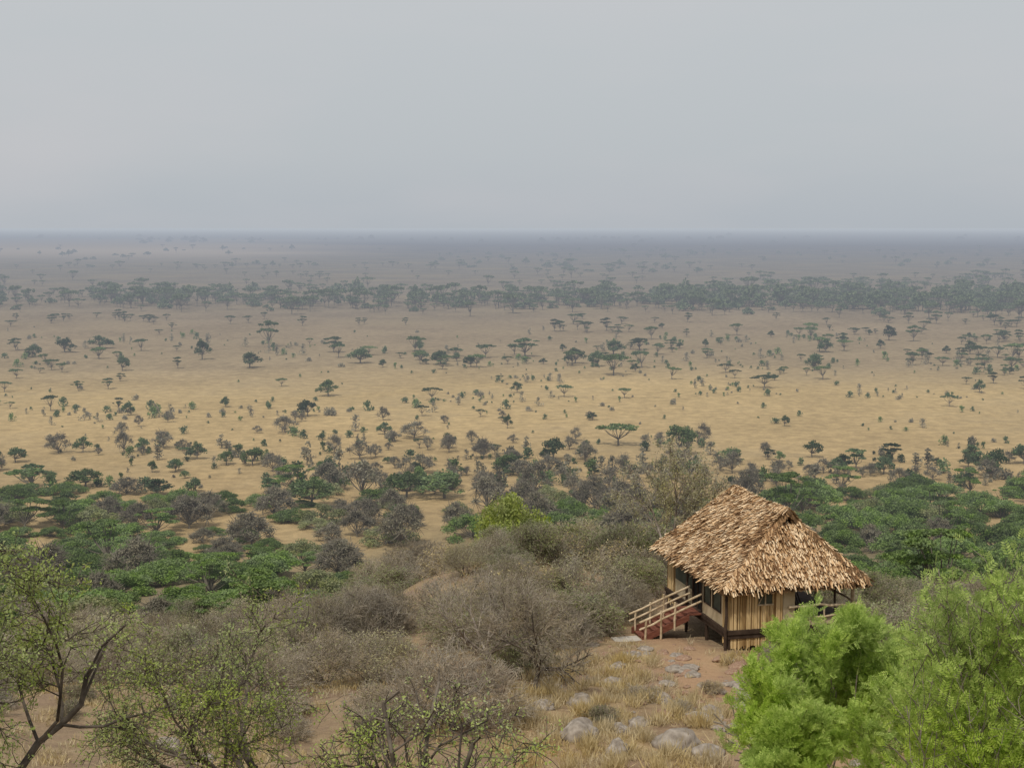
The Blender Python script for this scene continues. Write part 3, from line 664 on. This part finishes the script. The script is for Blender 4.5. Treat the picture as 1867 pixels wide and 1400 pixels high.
def thatch(pts, eave_a, eave_b, mat, step=.17, sp=.042):
    o=eave_a; ex=(eave_b-eave_a).normalized()
    cen=sum(pts,Vector())/len(pts); up=(cen-o); up=(up-ex*up.dot(ex)).normalized(); nrmv=ex.cross(up)
    if nrmv.z<0: nrmv=-nrmv
    poly=[((p-o).dot(ex),(p-o).dot(up)) for p in pts]
    def inside(x,y):
        c=False; j=len(poly)-1
        for i in range(len(poly)):
            xi,yi=poly[i]; xj,yj=poly[j]
            if (yi>y)!=(yj>y) and x<(xj-xi)*(y-yi)/(yj-yi)+xi: c=not c
            j=i
        return c
    cs,as_,bs=[],[],[]
    mx=max(p[1] for p in poly); x0=min(p[0] for p in poly)-.1; x1=max(p[0] for p in poly)+.1
    y=-.02
    while y<mx:
        x=x0+rnd.random()*sp; rl=rnd.uniform(-.01,.03); ph=rnd.uniform(0,6)
        while x<x1:
            px=x+rnd.gauss(0,.02); py=y+rnd.gauss(0,.03)+.03*math.sin(x*2.3+ph)
            if inside(px,max(py,.02)+.03):
                dn=(-up+ex*rnd.gauss(0,.2)).normalized(); ln=rnd.uniform(.26,.42)*(1.5 if y<.1 and rnd.random()<.3 else 1); lift=rnd.uniform(.06,.16)+rl
                topp=o+ex*px+up*(py+.22); bot=topp+dn*ln+nrmv*lift
                c=(topp+bot)/2; a=(bot-topp)/2; b=(ex+nrmv*rnd.gauss(0,.3)).normalized()*rnd.uniform(.02,.046)
                cs.append(c); as_.append(a); bs.append(b)
            x+=sp*rnd.uniform(.7,1.3)
        y+=step*rnd.uniform(.85,1.15)
    return np.array(cs),np.array(as_),np.array(bs)
def strips(c,a,b,taper=.75):
    V=np.stack([c-a-b*.6,c-a+b*.6,c+a+b*taper,c+a-b*taper],1); return V.reshape(-1,3), np.arange(len(c)*4).reshape(-1,4)
parts=[]
for k,(ea,eb) in {'left':(A,Dd),'right':(B,C),'front':(A,B),'back':(C,Dd)}.items():
    c,a,b=thatch(faces[k],ea,eb,M_thatch); parts.append((*strips(c,a,b),M_thatch))
def roll(p,q,n,w,mat,dirs):
    cs,as_,bs=[],[],[]
    ax=(q-p).normalized()
    for i in range(n):
        c=p.lerp(q,rnd.random())+Vector((0,0,rnd.uniform(.02,.08))); s=rnd.choice(dirs).copy(); s=(s+ax*rnd.gauss(0,.35)).normalized()
        cs.append(c+s*w*.5); as_.append(s*w*.5*rnd.uniform(.6,1.35)); bs.append((ax+Vector((0,0,rnd.gauss(0,.3)))).normalized()*rnd.uniform(.02,.05))
    return (*strips(np.array(cs),np.array(as_),np.array(bs)),mat)
parts.append(roll(RF,RM,560,.38,M_thatch,[Vector((-1,0,-.75)),Vector((1,0,-.75))]))
parts.append(roll(RM,R2,560,.38,M_thatch,[Vector((-1,0,-.75)),Vector((1,0,-.75))]))
parts.append(roll(A,P1,650,.26,M_thatch,[Vector((-1,.1,-.7)),Vector((.2,-1,-1.1))]))
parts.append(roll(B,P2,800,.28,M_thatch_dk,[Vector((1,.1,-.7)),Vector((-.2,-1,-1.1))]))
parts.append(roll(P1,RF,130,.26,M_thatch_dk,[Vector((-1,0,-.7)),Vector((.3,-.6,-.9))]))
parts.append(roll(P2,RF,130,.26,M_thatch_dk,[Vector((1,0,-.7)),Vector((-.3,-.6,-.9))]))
parts.append(roll(C,R2,300,.28,M_thatch,[Vector((1,0,-.7)),Vector((0,1,-.7))])); parts.append(roll(Dd,R2,400,.28,M_thatch,[Vector((-1,0,-.7)),Vector((0,1,-.7))]))
for p,q in ((A,B),(A,Dd),(B,C),(C,Dd)):
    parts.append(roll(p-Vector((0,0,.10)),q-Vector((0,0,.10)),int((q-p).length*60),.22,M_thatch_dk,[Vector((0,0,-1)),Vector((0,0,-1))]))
add('thatch', fast_mesh('thatch', parts), parent=roof)
mb=MB(); mb.box(.35,.35,.82,6.45,8.2,1.0,M_timber); mb.box(.40,.40,.62,.52,8.15,.819,M_timber); mb.box(.53,.40,.62,6.4,.52,.819,M_timber); mb.box(6.28,.53,.62,6.4,8.15,.819,M_timber)
mb.obj('deck',cab,'dark timber floor deck raised on stilts')
for x in (.5,2.4,4.4,6.3):
    for y in (.5,3.,5.6,8.):
        mb=MB(); wx=CX+x*.972-y*.235; wy=CY+x*.235+y*.972; g=H(wx,wy)-CZ-.3
        mb.crooked((x,y,g),(x,y,.81),.08,M_timber,3,.02); mb.obj('stilt',cab)
WI=.48
def reed_run(mb, a, b, z0, z1, gap=None, r=.035):
    a=Vector(a); b=Vector(b); L=(b-a).length; n=int(L/(r*1.75)); nrmv=(b-a).normalized().cross(Vector((0,0,1)))
    for i in range(n):
        t=(i+.5)/n; p=a.lerp(b,t)+nrmv*rnd.gauss(0,.012); rr=r*rnd.uniform(.75,1.2); s=t*L
        spans=[(z0-rnd.uniform(0,.25),z1)]
        if gap and gap[0]<s<gap[1]: spans=[(z0-rnd.uniform(0,.15),gap[2]),(gap[3],z1)]
        for q0,q1 in spans: mb.pole((p.x,p.y,q0),(p.x+rnd.gauss(0,.015),p.y,q1),rr,M_reed,sides=6)
mb=MB(); reed_run(mb,(WI,WI,0),(2.95,WI,0),.3,3.0,gap=(1.35,2.0,2.05,2.62)); mb.box(WI,WI+.05,.5,2.95,WI+.07,3.0,M_timber)
mb.obj('wall',cab,'vertical reed-pole wall')
mb=MB(); x0=WI+1.35; mb.box(x0,WI-.01,2.06,x0+.62,WI+.04,2.60,M_canvas_dk)
wn=mb.obj('window',cab,'small dark window opening in the reed wall')
mb=MB(); x1=x0+.62
mb.box(x0-.05,WI-.07,2.0,x1+.05,WI-.011,2.059,M_log); mb.box(x0-.05,WI-.07,2.601,x1+.05,WI-.011,2.66,M_log); mb.box(x0+.28,WI-.06,2.06,x0+.33,WI-.012,2.60,M_log)
mb.pole((x0,WI-.05,2.08),(x0+.27,WI-.05,2.58),.02,M_log); mb.obj('frame',wn)
mb=MB(); mb.box(2.97,WI-.04,.5,3.5,WI+.08,3.05,M_canvas); mb.obj('wall_panel',cab,'plain cream canvas wall panel')
mb=MB(); mb.box(3.42,WI+.09,1.0,3.5,4.2,3.3,M_canvas_dk); mb.box(3.51,4.12,1.0,4.9,4.2,3.3,M_canvas_dk)
mb.box(.56,8.02,.9,4.9,8.1,3.0,M_canvas); mb.obj('inner_wall',cab,'dark canvas walls behind the veranda')
for (x,y) in ((6.25,.5),(6.25,4.05),(6.25,8.0),(5.4,.5)):
    mb=MB(); mb.crooked((x,y,.9),(x,y,3.1),.085 if x>6 else .05,M_log if x>6 else M_timber,4,.015); mb.obj('post',cab)
mb=MB(); mb.crooked((3.2,.36,1.86),(6.6,.36,1.84),.06,M_log,7,.04); mb.crooked((6.4,.3,1.86),(6.35,4.1,1.86),.055,M_log,6,.03)
mb.crooked((3.5,.42,1.35),(6.3,.42,1.38),.045,M_log,6,.03)
for x in (4.2,4.9,5.6): mb.crooked((x,.42,1.0),(x,.42,1.83),.04,M_log,3,.02)
mb.box(3.52,.47,.75,6.17,.49,1.33,M_canvas); mb.obj('railing',cab,'crooked pale log railing with cream canvas panel')
sx=.48
mb=MB()
reed_run(mb,(sx,WI+.05,0),(sx,1.1,0),.35,3.0); reed_run(mb,(sx,7.0,0),(sx,8.1,0),.5,3.0)
mb.box(sx-.02,1.1,.8,sx+.05,3.5,1.55,M_canvas); mb.box(sx-.02,1.1,2.55,sx+.05,3.5,3.05,M_canvas_dk); mb.box(sx-.02,1.1,1.551,sx+.05,1.3,2.549,M_canvas); mb.box(sx-.02,2.25,1.551,sx+.05,2.5,2.549,M_canvas); mb.box(sx-.02,3.3,1.551,sx+.05,3.5,2.549,M_canvas)
mb.box(sx-.02,4.75,.8,sx+.05,7.0,1.7,M_canvas); mb.box(sx-.02,4.75,1.701,sx+.05,7.0,3.05,M_canvas_dk); mb.box(sx-.02,3.5,2.95,sx+.05,4.75,3.1,M_canvas_dk)
mb.obj('side_wall',cab,'cream canvas side wall with dark upper band')
for y0,y1 in ((1.3,2.25),(2.5,3.3)):
    mb=MB(); mb.box(sx+.0,y0,1.551,sx+.03,y1,2.549,M_canvas_dk); w=mb.obj('window',cab,'dark green mesh-screened window')
    mb=MB(); mb.box(sx-.05,y0-.03,1.52,sx-.021,y0+.03,2.58,M_timber); mb.box(sx-.05,y1-.03,1.52,sx-.021,y1+.03,2.58,M_timber); mb.box(sx-.05,y0+.031,1.52,sx-.021,y1-.031,1.58,M_timber); mb.box(sx-.05,y0+.031,2.52,sx-.021,y1-.031,2.58,M_timber); mb.obj('frame',w)
mb=MB(); mb.box(sx+.01,3.62,1.0,sx+.04,4.62,2.94,M_dark_in); dr=mb.obj('door',cab,'dark sheet standing in for the shade inside the doorway')
mb=MB(); mb.box(sx-.05,3.51,1.0,sx+.05,3.61,2.94,M_timber); mb.box(sx-.05,4.63,1.0,sx+.05,4.74,2.94,M_timber); mb.box(sx-.04,4.1,1.0,sx+.005,4.14,2.94,M_timber); mb.obj('frame',dr)
mb=MB(); mb.crooked((.3,.3,-.3),(.3,.3,3.),.07,M_timber,5,.02); mb.obj('post',cab); mb=MB(); mb.crooked((.25,4.95,-.3),(.25,4.95,3.),.06,M_timber,5,.02); mb.obj('post',cab)
ax0=-.35; ax1=-2.35
gz=H(CX+ax1*.972-4*.235, CY+ax1*.235+4*.972)-CZ
st=MB(); N=7
for i in range(N):
    t0=i/N; xx=ax0+(ax1-ax0)*t0; xn=ax0+(ax1-ax0)*(i+1)/N; zt=.98+(gz-.98)*((i+.9)/(N+.5))
    st.box(xn-.03,3.35,zt-.05,xx,4.65,zt,M_stair); st.box(xx-.02,3.36,zt+.001,xx,4.64,zt+.14,M_stair)
st.box(ax0+.01,3.3,.93,.34,4.7,.99,M_stair)
for yy in (3.27,4.73):
    b=len(st.V)
    for y_ in (yy-.03,yy+.03):
        st.V+= [(ax0+.1,y_,.72),(ax0+.1,y_,1.0),(ax1-.1,y_,gz+.22),(ax1-.1,y_,gz-.1)]
    for f in ((0,1,2,3),(7,6,5,4),(0,4,5,1),(1,5,6,2),(2,6,7,3),(3,7,4,0)): st.F.append(tuple(b+i for i in f)); st.M.append(st.mi(M_stair))
stair=st.obj('staircase',cab,'reddish-brown timber steps leading up to the door')
for yy in (3.27,4.73):
    mb=MB()
    for off in (.9,.58): mb.crooked((.3,yy-.06,1.0+off),(ax1-.25,yy-.06,gz+off-.05),.05,M_log,5,.02)
    for t in (.3,.62,.97):
        x=ax0+(ax1-ax0)*t; z=1.0+(gz-1.0)*t; mb.crooked((x,yy-.06,z-.35),(x,yy-.06,z+.93),.05,M_log,3,.012)
    mb.obj('handrail',stair,'pale peeled-log handrail')
mb=MB(); mb.box(-3.7,2.9,gz-.25,-2.5,3.9,gz+.08,M_conc); mb.obj('landing_slab',cab,'pale concrete slab at the foot of the steps')
ch=bpy.data.objects.new('deck_chair',None); COL.objects.link(ch); lx,ly=4.5,2.0
ch.location=(CX+lx*.972-ly*.235, CY+lx*.235+ly*.972, CZ+1.0); ch.rotation_euler=(0,0,math.radians(30)); top(ch,'dark slatted wooden deck chair on the veranda','chair')
mb=MB(); [mb.box(-.3,-.3+i*.12,.40,.3,-.21+i*.12,.43,M_timber) for i in range(5)]; mb.obj('seat',ch)
mb=MB(); [mb.pole((-.28+i*.14,.28,.42),(-.28+i*.14,.75,1.15),.025,M_timber) for i in range(5)]; mb.pole((-.32,.75,1.15),(.32,.75,1.15),.03,M_timber); mb.obj('backrest',ch)
for x in (-.28,.28):
    for y in (-.27,.27): mb=MB(); mb.pole((x,y,0),(x,y,.398),.025,M_timber); mb.obj('leg',ch)

# ------------------------------------------------------------------ world & light
w = bpy.data.worlds.new('World'); scene.world = w; w.use_nodes = True; nt = w.node_tree; nt.nodes.clear()
sd = Vector((-.22,-.52,.83)).normalized()
sky = nd(nt,'ShaderNodeTexSky'); sky.sky_type='NISHITA'; sky.sun_disc=False; sky.sun_elevation=math.asin(sd.z); sky.sun_rotation=math.atan2(sd.x,sd.y); sky.dust_density=4
b1 = nd(nt,'ShaderNodeBackground'); b1.inputs[1].default_value=.06; nt.links.new(sky.outputs[0], b1.inputs[0])
tc = nd(nt,'ShaderNodeTexCoord'); sp = nd(nt,'ShaderNodeSeparateXYZ'); nt.links.new(tc.outputs['Generated'], sp.inputs[0])
r = ramp(nt,[(.49,.53,.575),(.54,.575,.605),(.61,.63,.64),(.65,.66,.67)],[0,.05,.22,.8]); nt.links.new(sp.outputs[2], r.inputs[0])
mp = nd(nt,'ShaderNodeMapping'); mp.inputs['Scale'].default_value=(1.6,1.6,6); nt.links.new(tc.outputs['Generated'], mp.inputs[0])
nz = nd(nt,'ShaderNodeTexNoise'); nz.inputs['Scale'].default_value=1.6; nz.inputs['Detail'].default_value=5; nt.links.new(mp.outputs[0], nz.inputs['Vector'])
mr = nd(nt,'ShaderNodeMapRange'); mr.inputs[1].default_value=.45; mr.inputs[2].default_value=.75; mr.inputs[3].default_value=0; mr.inputs[4].default_value=.5; nt.links.new(nz.outputs[0], mr.inputs[0])
mx = nd(nt,'ShaderNodeMixRGB'); mx.inputs[2].default_value=(.65,.63,.65,1); nt.links.new(mr.outputs[0], mx.inputs[0]); nt.links.new(r.outputs[0], mx.inputs[1])
b2 = nd(nt,'ShaderNodeBackground'); nt.links.new(mx.outputs[0], b2.inputs[0]); b2.inputs[1].default_value=1
ms = nd(nt,'ShaderNodeMixShader'); ms.inputs[0].default_value=.88; nt.links.new(b1.outputs[0], ms.inputs[1]); nt.links.new(b2.outputs[0], ms.inputs[2])
ow = nd(nt,'ShaderNodeOutputWorld'); nt.links.new(ms.outputs[0], ow.inputs[0])
sl = bpy.data.lights.new('sun','SUN'); sl.energy=2.4; sl.angle=math.radians(4); sl.color=(1,.94,.82)
so = bpy.data.objects.new('sun', sl); COL.objects.link(so); so.rotation_euler = sd.to_track_quat('Z','Y').to_euler(); so.location=(0,0,120)

cam = bpy.data.cameras.new('camera'); cam.lens=50; cam.sensor_width=36; cam.clip_end=200000; cam.clip_start=.1
co = bpy.data.objects.new('camera', cam); COL.objects.link(co); co.location=(0,0,50); co.rotation_euler=(math.radians(90-6.27),0,0)
scene.camera = co
scene.view_settings.view_transform='Standard'; scene.view_settings.look='None'; scene.view_settings.exposure=0
